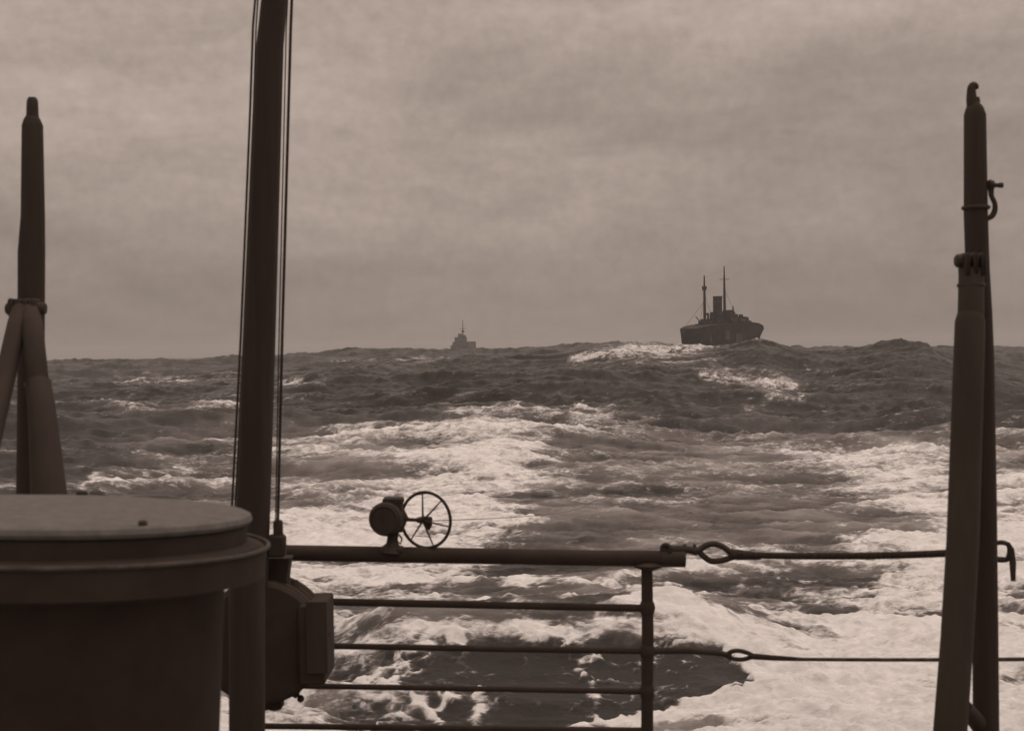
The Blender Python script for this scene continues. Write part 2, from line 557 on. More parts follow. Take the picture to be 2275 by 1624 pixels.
    det = (0.30 * fbm(wx / 11, wy / 3.2, 4, 81, .55) + 0.13 * fbm(wx / 2.6, wy / 1.2, 3, 91, .55) * fine) * (1 - .6 * troughm)
    crestf = 0.42 * mid + 0.18 * sml
    swirl = fbm(X / 1.3 + 2 * pnoise(X / 3, Y / 3, 97), Y / 1.0 + 2 * pnoise(X / 3, Y / 3, 98), 3, 99, .6)
    st = st * np.clip(0.75 + 1.1 * swirl + .5 * fbm(X / 3.5, Y / 2.5, 2, 131), 0, 1.5)
    web = (1 - np.abs(pnoise(wx / 1.9 + .8 * swirl, wy / 1.3, 141)) * 1.9)
    web = np.clip(web, 0, 1) ** 5 * np.clip(.35 + 1.3 * fbm(X / 5, Y / 3, 2, 151), 0, 1)
    gx_ = X + .5 * fbm(X / 1.4, Y / 1.1, 3, 201, .6); gy_ = Y + .5 * fbm(X / 1.3, Y / 1.2, 3, 205, .6)
    lace = np.clip(1 - np.abs(pnoise(gx_ / 1.25, gy_ / 1.1, 211)) * 2.4, 0, 1) ** 3 * .7 + np.clip(1 - np.abs(pnoise(gx_ / .5, gy_ / .5, 215)) * 2.2, 0, 1) ** 3 * .45
    lace = lace * np.clip(.55 + 1.5 * fbm(X / 3.2, Y / 2.6, 2, 221), 0.1, 1.3)
    nr_ = 1 - sstep(55, 85, DD)
    st = st * (1 - .35 * troughm) + lace * (.34 * troughm + .16 * nr_) - .05 * nr_ + (web * .55 + .30 * np.clip(fbm(X / 1.1, Y / .8, 4, 191, .65), 0, 1)) * troughm + web * .08
    F = F * np.interp(PY0, [780, 1100, 1300], [.76, .84, 1.0])
    raw = F * 0.92 + st + det + crestf * (0.4 + F) - 0.53
    nearf = 1 - sstep(45, 90, DD)
    raw = raw + nearf * .16 * fbm(gx_ / .55, gy_ / .42, 3, 231, .62)
    foam = np.clip(sstep(-0.42 + .10 * nearf, 0.50 - .06 * nearf, raw), 0, 1)
    farfade = 1 - 0.35 * sstep(100, 190, DD) - 0.35 * sstep(300, 900, DD)
    foam = foam * farfade * np.interp(PY0, [900, 1080, 1250, 1400], [.85, .80, .88, 1.0])
    Z = Z + foam * (0.07 + 0.13 * tiny + 0.05 * sml) * (1 - vfar)
    n = nr * nc
    co = np.empty((n, 3), np.float32)
    co[:, 0] = X.ravel(); co[:, 1] = Y.ravel(); co[:, 2] = Z.ravel()
    idx = np.arange(n).reshape(nr, nc)
    q = np.stack([idx[:-1, :-1], idx[:-1, 1:], idx[1:, 1:], idx[1:, :-1]], -1).reshape(-1, 4)
    me = bpy.data.meshes.new('sea')
    me.vertices.add(n); me.vertices.foreach_set('co', co.ravel())
    me.loops.add(q.size); me.loops.foreach_set('vertex_index', q.ravel().astype(np.int32))
    me.polygons.add(len(q))
    me.polygons.foreach_set('loop_start', np.arange(0, q.size, 4, dtype=np.int32))
    me.polygons.foreach_set('loop_total', np.full(len(q), 4, np.int32))
    me.polygons.foreach_set('use_smooth', np.ones(len(q), bool))
    me.update(calc_edges=True)
    wake = sstep(930, 1000, PY0) * sstep(150, 500, PX) * (1 - troughm)
    milk = np.clip(np.maximum(foam, (.31 - .22 * np.clip(pool_and_shade, -.5, 1) + .42 * fbm(X / 8, Y / 2.6, 4, 251, .62) + .42 * mid + .25 * sml) * wake + .04 + .12 * fbm(X / 30, Y / 9, 3, 261)), 0, 1)
    am = me.attributes.new('milk', 'FLOAT', 'POINT')
    am.data.foreach_set('value', milk.ravel().astype(np.float32))
    at = me.attributes.new('foam', 'FLOAT', 'POINT')
    at.data.foreach_set('value', foam.ravel().astype(np.float32))
    o = bpy.data.objects.new('sea', me)
    COL.objects.link(o)
    o['kind'] = 'structure'
    o['label'] = 'rough dark sea with a broad foaming wake'
    # material
    m = bpy.data.materials.new('sea_water'); m.use_nodes = True
    t = m.node_tree
    b = t.nodes['Principled BSDF']; mo = t.nodes['Material Output']
    tc = N(t, 'ShaderNodeTexCoord')
    mp = N(t, 'ShaderNodeMapping'); mp.inputs['Scale'].default_value = (0.55, 1, 1)
    L(t, tc.outputs['Object'], mp.inputs['Vector'])
    def noise(sc, det, ro=0.6, dist=0.0):
        x = N(t, 'ShaderNodeTexNoise')
        x.inputs['Scale'].default_value = sc; x.inputs['Detail'].default_value = det
        x.inputs['Roughness'].default_value = ro; x.inputs['Distortion'].default_value = dist
        L(t, mp.outputs['Vector'], x.inputs['Vector'])
        return x.outputs['Fac']
    a = N(t, 'ShaderNodeAttribute', attribute_name='foam')
    nb = noise(2.6, 8, 0.72, 0.6)
    na = noise(9.0, 6, 0.7, 0.3)
    s1 = math_node(t, 'MULTIPLY_ADD', nb, 1.5, -0.75)
    s2 = math_node(t, 'MULTIPLY_ADD', na, 0.9, -0.45)
    nc = noise(1.05, 7, 0.62, 0.8)
    s0 = math_node(t, 'MULTIPLY_ADD', nc, 1.1, -0.55)
    s3 = math_node(t, 'ADD', math_node(t, 'ADD', s1, s2), s0)
    s4 = math_node(t, 'ADD', s3, a.outputs['Fac'])
    mr = N(t, 'ShaderNodeMapRange', interpolation_type='SMOOTHSTEP')
    mr.inputs['From Min'].default_value = 0.20; mr.inputs['From Max'].default_value = 0.86
    L(t, s4, mr.inputs['Value'])
    fac = mr.outputs['Result']
    # water
    cr = N(t, 'ShaderNodeValToRGB')
    cr.color_ramp.elements[0].position = 0.05; cr.color_ramp.elements[0].color = (0.018, 0.0155, 0.014, 1)
    cr.color_ramp.elements[1].position = 0.85; cr.color_ramp.elements[1].color = (0.34, 0.32, 0.31, 1)
    e = cr.color_ramp.elements.new(0.4); e.color = (0.11, 0.10, 0.096, 1)
    mk = N(t, 'ShaderNodeAttribute', attribute_name='milk')
    L(t, mk.outputs['Fac'], cr.inputs['Fac'])
    L(t, cr.outputs['Color'], b.inputs['Base Color'])
    b.inputs['Roughness'].default_value = 0.32
    b.inputs['IOR'].default_value = 1.33
    b.inputs['Specular IOR Level'].default_value = 0.30
    bn = N(t, 'ShaderNodeBump'); bn.inputs['Strength'].default_value = 0.9; bn.inputs['Distance'].default_value = 0.12
    L(t, noise(1.6, 9, 0.72, 0.4), bn.inputs['Height'])
    L(t, bn.outputs['Normal'], b.inputs['Normal'])
    fo = N(t, 'ShaderNodeBsdfDiffuse')
    fcol = N(t, 'ShaderNodeValToRGB')
    fcol.color_ramp.elements[0].color = (0.66, 0.66, 0.66, 1); fcol.color_ramp.elements[0].position = 0.3
    fcol.color_ramp.elements[1].color = (0.90, 0.90, 0.90, 1); fcol.color_ramp.elements[1].position = 0.65
    L(t, nb, fcol.inputs['Fac'])
    L(t, fcol.outputs['Color'], fo.inputs['Color'])
    bf = N(t, 'ShaderNodeBump'); bf.inputs['Strength'].default_value = 0.8; bf.inputs['Distance'].default_value = 0.12
    L(t, noise(4.0, 8, 0.75, 0.3), bf.inputs['Height'])
    L(t, bf.outputs['Normal'], fo.inputs['Normal'])
    mix = N(t, 'ShaderNodeMixShader')
    L(t, fac, mix.inputs['Fac']); L(t, b.outputs['BSDF'], mix.inputs[1]); L(t, fo.outputs['BSDF'], mix.inputs[2])
    L(t, mix.outputs['Shader'], mo.inputs['Surface'])
    me.materials.append(m)
    return o
sea()

# ------------------------------------------------------------------ own ship: deck
RD = 7.5                                    # distance of the guard rail
DECK = EYE.z - 2.16
mb = MB(); mb.box((0, 2.8, DECK - 0.15), 9.0, 10.1, 0.3)
mb.build('ship_deck', M['deck'], kind='structure', smooth=False)
mb = MB()
mb.prism([(-4.4, DECK - 0.3), (4.4, DECK - 0.3), (3.6, -2.0), (-3.6, -2.0)], -2.2, 7.7)
mb.build('ship_hull', M['paint'], kind='structure', smooth=False)

# ------------------------------------------------------------------ ensign staff with halyards
D = 6.9
t = thing('ensign_staff', 'tall dark flagstaff with thin halyards rising behind the round drum', 'flagstaff', (P(548, 1640, D).x, D, DECK))
pts = [P(660 - 0, -900, D), P(615, -60, D), P(600, 101, D), P(576, 747, D), P(561, 1170, D), P(556, 1290, D)]
mb = MB(); mb.tube(pts, [S(w / 2, D) for w in (46, 56, 60, 72, 76, 78)], 28)
mb.build('pole', M['wood'], t)
b0 = P(549, 1270, D - .45); b1 = P(549, 1624, D - .45); b2 = Vector((b1.x, b1.y, DECK))
mb = MB(); mb.tube([b0, b1, b2], S(40, D - .45), 24)
mb.build('post', M['wood'], t)
def line(pts, px, D, name='halyard', parent=None, mat='rope', seg=6):
    q = []
    for (a, b) in zip(pts[:-1], pts[1:]):
        for i in range(8):
            q.append((a[0] + (b[0] - a[0]) * i / 8, a[1] + (b[1] - a[1]) * i / 8))
    q.append(pts[-1])
    mb = MB(); mb.tube([P(x, y, D) for (x, y) in q], S(px / 2, D), seg)
    return mb.build(name, M[mat], parent)
line([(592, -300), (562, 60), (556, 240), (535, 747), (513, 1170), (511, 1290)], 5.5, D - .10, parent=t)
line([(592, -300), (569, 60), (563, 240), (541, 747), (520, 1170), (519, 1290)], 3.5, D + .02, parent=t)
line([(660, -300), (646, 60), (641, 240), (627, 747), (617, 1170)], 7.0, D - .10, parent=t)
line([(655, -300), (636, 60), (632, 240), (620, 747), (612, 1170)], 3.0, D + .05, parent=t)
mb = MB(); mb.box(P(618, 1178, D), S(20, D), S(20, D), S(46, D), bev=.008)
mb.box(P(615, 1212, D), S(40, D), S(30, D), S(50, D), bev=.012)
mb.build('cleat', M['iron'], t)

# ------------------------------------------------------------------ the round drum in the foreground
D = 4.2
c = P(112, 1131, D)
AX = Vector((0.045, 0.032, 1)).normalized()
t = thing('ventilator_drum', 'big dark round steel drum with a flat paler lid in front of the flagstaff', 'drum', (c.x, D, DECK))
R = S(443, D)
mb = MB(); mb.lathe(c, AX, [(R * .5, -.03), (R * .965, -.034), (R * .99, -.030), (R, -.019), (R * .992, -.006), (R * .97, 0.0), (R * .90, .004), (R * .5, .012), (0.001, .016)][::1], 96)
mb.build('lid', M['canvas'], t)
mb = MB(); mb.lathe(c, AX, [(R * .9, -.03), (R * .975, -.036), (R * .975, -.085), (R * 1.0, -.090), (R * 1.04, -.094)], 96)
mb.build('neck', M['paint'], t)
mb = MB(); mb.ring(c - AX * .097, AX, R * 1.085, .007, 96, 8)
mb.build('rim', M['edge'], t)
zt = c.z
mb = MB(); mb.lathe(c, AX, [(R * .9, -.096), (R * 1.06, -.097), (R * 1.08, -.11), (R * 1.07, -.185), (R * .90, -.205), (R * .872, -.225), (R * .872, DECK - zt)], 96)
mb.build('body', M['paint'], t)
mb = MB(); mb.ring(c - AX * .198, AX, R * .905, .010, 96, 8)
mb.build('rim', M['paint2'], t)
# weld seams down the side and small fittings
for k, a in enumerate((-100, -72, -40)):
    aa = math.radians(a)
    q = c + Vector((math.cos(aa) * R * .862, math.sin(aa) * R * .862, 0))
    mb = MB(); mb.tube([q - AX * .26, q - AX * (zt - DECK)], .006, 6)
    mb.build('seam', M['paint2'], t)
q = P(317, 1157, D - R * .86)
mb = MB(); mb.lathe(q - Vector((0, 0, .012)), (0, 0, 1), [(.012, 0), (.013, .008), (.008, .014)], 12)
mb.build('lid_stud', M['iron'], t)
q = c + Vector((-.05 + .14, R * .96, .004))
mb = MB(); mb.box(P(182, 1096, D + R * .9) + Vector((0, 0, 0)), .035, .03, .02, bev=.006)
mb.build('lid_catch', M['iron'], t)

# ------------------------------------------------------------------ left tripod post
D = 6.2
t = thing('tripod_post', 'dark tripod post with blunt pin top and splayed legs behind the round drum', 'post', (P(70, 1600, D).x, D, DECK))
mb = MB(); mb.tube([P(71, 258, D), P(71, 266, D), P(72, 280, D), P(73, 480, D), P(70, 560, D), P(69, 800, D), P(67, 1100, D), P(66, 1400, D), Vector((P(66, 1600, D).x, D, DECK))],
        [S(w / 2, D) for w in (26, 36, 46, 52, 59, 58, 60, 64, 66)], 28)
mb.build('post', M['wood'], t)
mb = MB(); mb.tube([P(72, 268, D), P(72, 240, D), P(72, 224, D), P(72, 217, D)], [S(w / 2, D) for w in (27, 26, 24, 17)], 16)
mb.build('pin', M['iron'], t)
mb = MB(); mb.box(P(80, 262, D), S(10, D), .03, S(14, D), bev=.004); mb.build('pin_key', M['iron'], t)
mb = MB(); mb.tube([P(14, 686, D - .12), P(20, 686, D - .12), P(96, 686, D - .12), P(102, 686, D - .12)], [S(w / 2, D) for w in (22, 30, 30, 22)], 14)
mb.build('bolt', M['iron'], t)
for x in (30, 48, 63, 79):
    mb = MB(); mb.box(P(x, 684, D - .12), S(11, D), .10, S(40, D), bev=.008); mb.build('clevis', M['paint'], t)
mb = MB(); mb.tube([P(48, 690, D - .14), P(38, 722, D - .2), P(18, 810, D - .3), P(-10, 930, D - .45), P(-95, 1300, D - .9), Vector((P(-150, 1560, D - 1.2).x, D - 1.2, DECK))], [S(w / 2, D) for w in (44, 42, 42, 42, 46, 50)], 20)
mb.build('leg', M['paint2'], t)
mb = MB(); mb.tube([P(66, 690, D - .14), P(72, 722, D - .2), P(79, 800, D - .28), P(84, 850, D - .30)], [S(w / 2, D) for w in (40, 44, 46, 46)], 20, cap=True)
mb.tube([P(84, 850, D - .30), P(92, 900, D - .36), P(108, 1090, D - .5), Vector((P(150, 1560, D - .9).x, D - .9, DECK))], [S(w / 2, D) for w in (52, 56, 72, 80)], 20)
mb.build('leg', M['paint2'], t)
mb = MB(); mb.tube([P(84, 845, D - .30), P(85, 857, D - .30)], S(28, D), 20)
mb.build('collar', M['edge'], t)

# ------------------------------------------------------------------ right post
D = 6.0
t = thing('davit_post', 'tall dark post with a hooked tip and a shackle on its side', 'davit', (P(2190, 1640, D).x, D, DECK))
mb = MB(); mb.tube([P(2164, 228, D), P(2165, 240, D), P(2166, 256, D), P(2168, 480, D), P(2172, 600, D), P(2182, 700, D), P(2184, 800, D), P(2187, 1100, D), P(2189, 1400, D), Vector((P(2190, 1640, D).x, D, DECK))],
        [S(w / 2, D) for w in (20, 38, 48, 52, 52, 44, 48, 53, 56, 58)], 28)
mb.build('post', M['wood'], t)
# hook at the tip
mb = MB(); mb.tube(bend([P(2161, 240, D), P(2159, 222, D), P(2158, 206, D), P(2159, 196, D), P(2163, 191, D), P(2168, 193, D), P(2169, 199, D)]), bend_r([S(w / 2, D) for w in (26, 24, 20, 19, 18, 14, 8)]), 14)
mb.tube([P(2168, 236, D), P(2172, 224, D), P(2173, 216, D)], [S(w / 2, D) for w in (16, 12, 6)], 10)
mb.build('hook', M['iron'], t)
mb = MB(); mb.ring(P(2168, 462, D), (0, 0, 1), S(26.5, D), S(5, D), 32, 8); mb.build('band', M['iron'], t)
# shackle and pin on the side
mb = MB(); mb.tube(bend([P(2194, 402, D - .02), P(2201, 418, D - .02), P(2203, 436, D - .02), P(2210, 452, D - .02), P(2210, 468, D - .02), P(2204, 480, D - .02), P(2194, 487, D - .02)]), bend_r([S(w / 2, D) for w in (16, 14, 11, 11, 13, 13, 9)]), 12)
mb.build('shackle', M['iron'], t)
mb = MB(); mb.tube([P(2190, 412, D - .02), P(2228, 412, D - .02)], S(5, D), 10); mb.tube([P(2220, 412, D - .02), P(2228, 412, D - .02)], S(6, D), 10); mb.tube([P(2198, 412, D - .02), P(2207, 412, D - .02)], S(11, D), 10)
mb.build('pin', M['iron'], t)
# strut in front
Dl = D - .25
mb = MB(); mb.tube([P(2158, 595, D - .14), P(2158, 612, D - .14), P(2157, 700, D - .16)], [S(w / 2, D) for w in (46, 54, 56)], 22)
mb.tube([P(2156, 700, D - .16), P(2155, 716, D - .17), P(2149, 900, D - .2), P(2139, 1200, D - .25), P(2126, 1420, D - .3), P(2111, 1624, D - .34), Vector((P(2105, 1700, D - .36).x, D - .36, DECK))], [S(w / 2, D) for w in (56, 64, 66, 68, 68, 70, 70)], 22)
mb.build('strut', M['paint2'], t)
mb = MB(); mb.tube([P(2122, 580, D - .14), P(2127, 580, D - .14), P(2185, 580, D - .14)], [S(w / 2, D) for w in (22, 30, 22)], 14)
mb.build('bolt', M['iron'], t)
for x in (2142, 2160, 2178):
    mb = MB(); mb.box(P(x, 588, D - .14), S(11, D), .11, S(50, D), bev=.009); mb.build('clevis', M['paint'], t)
mb = MB(); mb.ring(P(2158, 634, D - .14), (0, 0, 1), S(26, D), S(5, D), 28, 8); mb.build('band', M['iron'], t)
mb = MB(); mb.tube([P(2142, 1568, D - .3), P(2150, 1578, D - .2), P(2160, 1590, D - .1), P(2174, 1608, D - .02)], [S(w / 2, D) for w in (30, 34, 36, 40)], 16)
mb.build('bracket', M['iron'], t)

# ------------------------------------------------------------------ guard rail
D = RD
t = thing('guard_rail', 'stern guard rail with a thick top bar, four thin bars and one upright', 'railing', (P(1437, 1640, D).x, D, DECK))
mb = MB(); mb.tube([P(590, 1226, D), P(640, 1228, D), P(1000, 1234, D), P(1300, 1239, D), P(1521, 1241, D)], S(18, D), 20)
mb.build('top_rail', M['paint'], t)
for (x0, y0, x1, y1, x2, y2, w) in ((700, 1336, 1100, 1344, 1437, 1351, 17), (700, 1434, 1100, 1441, 1440, 1446, 14), (660, 1523, 1100, 1530, 1437, 1536, 13), (560, 1612, 1000, 1617, 1437, 1622, 14)):
    mb = MB(); mb.tube([P(x0, y0, D), P(x1, y1, D), P(x2, y2, D)], S(w / 2, D), 12)
    mb.build('rail', M['paint'], t)
s0 = P(1437, 1250, D); s1 = P(1439, 1400, D); s2 = Vector((P(1437, 1624, D).x, D, DECK))
mb = MB(); mb.tube([s0, P(1438, 1340, D), s1, P(1438, 1500, D), s2], [S(w / 2, D) for w in (25, 26, 27, 27, 27)], 20)
mb.build('stanchion', M['paint'], t)
for y in (1350, 1446, 1536):
    mb = MB(); mb.lathe(P(1438, y, D), (0, 0, 1), [(S(12, D), -S(17, D)), (S(15.5, D), -S(11, D)), (S(18, D) * (1 if y == 1350 else .86), 0), (S(15.5, D), S(11, D)), (S(12, D), S(17, D))], 20)
    mb.build('ball_joint', M['paint'], t)
mb = MB(); mb.lathe(P(1440, 1260, D), (0, 0, 1), [(S(14, D), -S(6, D)), (S(30, D), 0), (S(36, D), S(6, D)), (S(20, D), S(12, D))], 20)
mb.build('flange', M['paint'], t)
mb = MB(); mb.tube([P(1468, 1240, D), P(1522, 1240, D)], S(20, D), 20)
mb.build('end_sleeve', M['iron'], t)
mb = MB(); mb.ring(P(1480, 1220, D - .02), (0.5, 1, 0), S(10, D), S(5, D), 20, 8)
mb.tube([P(1470, 1222, D), P(1510, 1222, D)], S(11, D), 12)
mb.build('lug', M['iron'], t)

# upper wire with turnbuckle and thimble
def catenary(a, b, Da, Db, sag, n=24):
    r = []
    for i in range(n + 1):
        s = i / n
        r.append(P(a[0] + (b[0] - a[0]) * s, a[1] + (b[1] - a[1]) * s + sag * 4 * s * (1 - s), Da + (Db - Da) * s))
    return r
w = thing('guard_wire', 'upper guard wire with turnbuckle and eye at the end of the thick top bar', 'wire rope', P(1500, 1225, D))
mb = MB(); mb.tube([P(1505, 1222, D), P(1516, 1221, D), P(1530, 1221, D), P(1545, 1224, D), P(1560, 1221, D)], [S(q / 2, D) for q in (18, 22, 16, 20, 12)], 14)
mb.build('turnbuckle', M['iron'], w)
for x in (1518, 1540):
    mb = MB(); mb.tube([P(x, 1213, D), P(x + 6, 1213, D)], S(5, D), 8); mb.build('lock_nut', M['iron'], w)
mb = MB()
loop = [(1552, 1223), (1566, 1213), (1585, 1208), (1605, 1214), (1625, 1228), (1640, 1233), (1625, 1238), (1603, 1245), (1580, 1246), (1564, 1236), (1552, 1224)]
mb.tube(bend([P(x, y, D) for (x, y) in loop]), S(7, D), 10)
mb.build('thimble', M['iron'], w)
mb = MB(); mb.tube(catenary((1632, 1232), (2120, 1228), D, 6.7, 5), S(7.5, D), 10)
mb.build('wire', M['rope'], w)
mb = MB(); mb.tube(catenary((2120, 1228), (2236, 1243), 6.7, 6.5, 2), S(5, D), 10); mb.build('wire', M['rope'], w)
mb = MB(); mb.tube([P(1620, 1230, D), P(1640, 1232, D), P(1690, 1235, D)], [S(11, D), S(12, D), S(8, D)], 10)
mb.build('splice', M['rope'], w)
# end eye and hanging tail at the right edge
w2 = thing('hook_eye', 'bent iron eye with a hanging tail right beside the hooked post', 'iron eye', P(2240, 1260, 6.5))
mb = MB(); mb.tube(bend([P(x, y, 6.5) for (x, y) in ((2205, 1243), (2232, 1244), (2240, 1238), (2243, 1222), (2240, 1210), (2228, 1205), (2214, 1206), (2200, 1212))]), S(5.5, 6.5), 10)
mb.build('eye', M['iron'], w2)
mb = MB(); mb.tube([P(2228, 1206, 6.48), P(2240, 1208, 6.48), P(2247, 1220, 6.48), P(2250, 1250, 6.48), P(2251, 1290, 6.48)], [S(q / 2, 6.5) for q in (8, 10, 13, 15, 11)], 12)
mb.build('tail', M['iron'], w2)

# lower wire
w = thing('guard_wire', 'lower thin guard wire with small thimble running right from the upright', 'wire rope', P(1450, 1445, D))
mb = MB(); mb.tube([P(1440, 1446, D), P(1520, 1444, D), P(1590, 1449, D), P(1625, 1456, D)], [S(q / 2, D) for q in (15, 16, 14, 11)], 12)
mb.build('rod', M['iron'], w)
mb = MB(); mb.tube(bend([P(x, y, D) for (x, y) in ((1612, 1455), (1628, 1446), (1648, 1446), (1672, 1456), (1652, 1464), (1630, 1463), (1612, 1456))]), S(5.0, D), 10)
mb.build('thimble', M['iron'], w)
mb = MB(); mb.tube([P(1665, 1457, D), P(1720, 1461, D - .05), P(1780, 1464, D - .1)], [S(7, D), S(6, D), S(4.2, D)], 10)
mb.build('splice', M['rope'], w)
mb = MB(); mb.tube(catenary((1770, 1464), (2420, 1462), D - .1, 6.3, 2), S(4.0, D), 8)
mb.build('wire', M['edge'], w)
# next upright beyond the right edge carries both wires
t = thing('rail_upright', 'dark rail upright to the right of the hooked post, holding the wires', 'upright', (P(2425, 1640, 6.3).x, 6.3, DECK))
mb = MB(); mb.tube([P(2425, 1215, 6.3), Vector((P(2425, 1640, 6.3).x, 6.3, DECK))], S(14, 6.3), 16)
mb.build('stanchion', M['paint'], t)
mb = MB(); mb.lathe(P(2425, 1462, 6.3), (0, 0, 1), [(S(14, 6.3), -.03), (S(19, 6.3), 0), (S(14, 6.3), .03)], 16); mb.build('ball_joint', M['paint'], t)

# ------------------------------------------------------------------ taffrail log
D = RD
t = thing('taffrail_log', 'small round instrument with a spoked wheel clamped on the thick top rail', 'log meter', P(872, 1212, D))
c = P(862, 1150, D)
Rb = S(38, D)
ax = Vector((0.16, 1, 0.02)).normalized()
mb = MB(); mb.lathe(c, ax, [(0.001, -.085), (Rb * .55, -.085), (Rb * .9, -.078), (Rb, -.055), (Rb * .98, .03), (Rb * .85, .055), (Rb * .4, .07), (0.001, .075)], 40)
mb.build('housing', M['iron'], t)
mb = MB(); mb.ring(c + ax * -.086, ax, Rb * .78, .006, 40, 8); mb.build('bezel', M['paint2'], t)
mb = MB(); mb.lathe(c + ax * -.090, ax, [(0.001, 0), (Rb * .7, 0), (Rb * .7, .004)], 40); mb.build('dial', M['paint2'], t)
mb = MB(); mb.tube([c + ax * -.093, c + ax * -.093 + Vector((-.02, 0, .035))], .003, 6); mb.build('pointer', M['iron'], t)
mb = MB(); mb.box(P(874, 1112, D), S(46, D), .10, S(15, D), bev=.008); mb.box(P(880, 1127, D), S(30, D), .10, S(24, D), bev=.008)
mb.build('cap', M['iron'], t)
mb = MB(); mb.tube([P(884, 1125, D), P(892, 1150, D), P(884, 1180, D)], [S(10, D), S(16, D), S(10, D)], 16); mb.build('bearing', M['iron'], t)
mb = MB(); mb.tube([P(873, 1172, D), P(873, 1184, D), P(872, 1196, D), P(872, 1206, D), P(871, 1216, D), P(870, 1226, D)], [S(w / 2, D) for w in (40, 27, 24, 27, 44, 58)], 20)
mb.build('column', M['iron'], t)
mb = MB(); mb.box(P(870, 1221, D), S(54, D), .1, S(14, D), bev=.01); mb.build('shoe', M['iron'], t)
# governor wheel, turned about 24 degrees
wc = P(946, 1155, D)
ww = thing  # (parts below hang on the wheel)
nrm = Vector((0.42, 0.91, 0.0)).normalized()
side = Vector((nrm.y, -nrm.x, 0))
Rw = S(65, D)
mbw = MB(); mbw.ring(wc, nrm, Rw - .008, S(3.6, D), 72, 10)
wheel = mbw.build('governor_wheel', M['iron'], t)
for a in (97, 48, -12, -72, -130, 178):
    aa = math.radians(a)
    e = side * math.cos(aa) + Vector((0, 0, 1)) * math.sin(aa)
    mb = MB(); mb.tube([wc - nrm * .03 + e * .01, wc + e * (Rw - .008)], [.0058, .0036], 8)
    mb.build('spoke', M['iron'], wheel)
mb = MB(); mb.tube([wc - side * .045 - nrm * .02, wc - side * .01, wc + side * .03 + nrm * .01], [.013, .021, .017], 14)
mb.tube([wc + side * .01, wc + side * .02 - Vector((0, 0, .03)), wc + side * .016 - Vector((0, 0, .05))], [.022, .016, .007], 12)
mb.build('hub', M['iron'], wheel)
mb = MB(); mb.tube([P(893, 1151, D), P(905, 1154, D), P(946, 1156, D)], [.018, .010, .009], 12); mb.build('shaft', M['iron'], t)
mb = MB(); mb.tube([P(880, 1200, D), P(890, 1208, D), P(893, 1196, D), P(886, 1187, D)], .005, 8); mb.build('clamp_lever', M['iron'], t)
# log line trailing astern
a = P(950, 1157, D); b = P(1330, 1102, 74)
ln = []
for i in range(31):
    s = (i / 30) ** 1.5
    p = a.lerp(b, s); p.z -= 0.25 * 4 * s * (1 - s)
    ln.append(p)
o = MB(); o.tube(ln, [0.0026 + .0022 * (i / 30) for i in range(31)], 6)
ll = o.build('log_line', M['rope']); ll['label'] = 'thin line trailing from the spoked wheel out to the wake'; ll['category'] = 'line'

# ------------------------------------------------------------------ housing beside the staff
D = 7.05
t = thing('winch_housing', 'dark round housing with a square side box below the rail beside the flagstaff', 'winch', (P(610, 1624, D).x, D, DECK))
c = P(590, 1417, D)
mb = MB(); mb.lathe(c - Vector((0, .16, 0)), (0, 1, 0), [(S(90, D), 0), (S(126, D), .01), (S(134, D), .03), (S(134, D), .30), (S(118, D), .32)], 56)
mb.build('drum', M['paint'], t)
for k in range(3):
    mb = MB(); mb.ring(c - Vector((0, .10 - .08 * k, 0)), (0, 1, 0), S(134, D), .006, 56, 8); mb.build('hoop', M['paint'], t)
mb = MB(); mb.box(P(704, 1416, D), S(56, D), .38, S(172, D), bev=.008); mb.build('box', M['paint'], t)
mb = MB(); mb.box(P(704, 1416, D - .195), S(46, D), .01, S(156, D), bev=.002); mb.build('box_cover', M['paint2'], t)
mb = MB(); mb.lathe(P(731, 1408, D), (1, 0, 0), [(S(5, D), 0), (S(6, D), .004), (S(3, D), .008)], 10); mb.build('screw', M['iron'], t)
mb = MB(); mb.tube([P(654, 1308, D), P(655, 1296, D), P(656, 1288, D)], [S(12, D), S(11, D), S(7, D)], 12); mb.build('knob', M['iron'], t)
mb = MB(); mb.prism([(P(x, y, D).x, P(x, y, D).z) for (x, y) in ((598, 1236), (648, 1236), (643, 1262), (640, 1290), (634, 1312), (598, 1312))], D - .06, D + .06); mb.build('bracket', M['paint'], t)
mb = MB(); mb.prism([(P(x, y, D).x, P(x, y, D).z) for (x, y) in ((590, 1555), (628, 1553), (628, 1570), (612, 1574), (600, 1571), (590, 1574))], D - .05, D + .05)
mb.prism([(P(x, y, D).x, P(x, y, D).z) for (x, y) in ((618, 1530), (686, 1500), (664, 1542), (660, 1546), (650, 1540), (632, 1548))], D - .05, D + .05)
mb.build('foot', M['paint'], t)
mb = MB(); mb.tube([P(663, 1530, D), P(663, 1552, D)], S(2.5, D), 6); mb.lathe(P(668, 1551, D), (0, 0, 1), [(S(4, D), -S(8, D)), (S(8, D), -S(4, D)), (S(8, D), S(3, D)), (S(3, D), S(8, D))], 10)
mb.build('toggle', M['iron'], t)

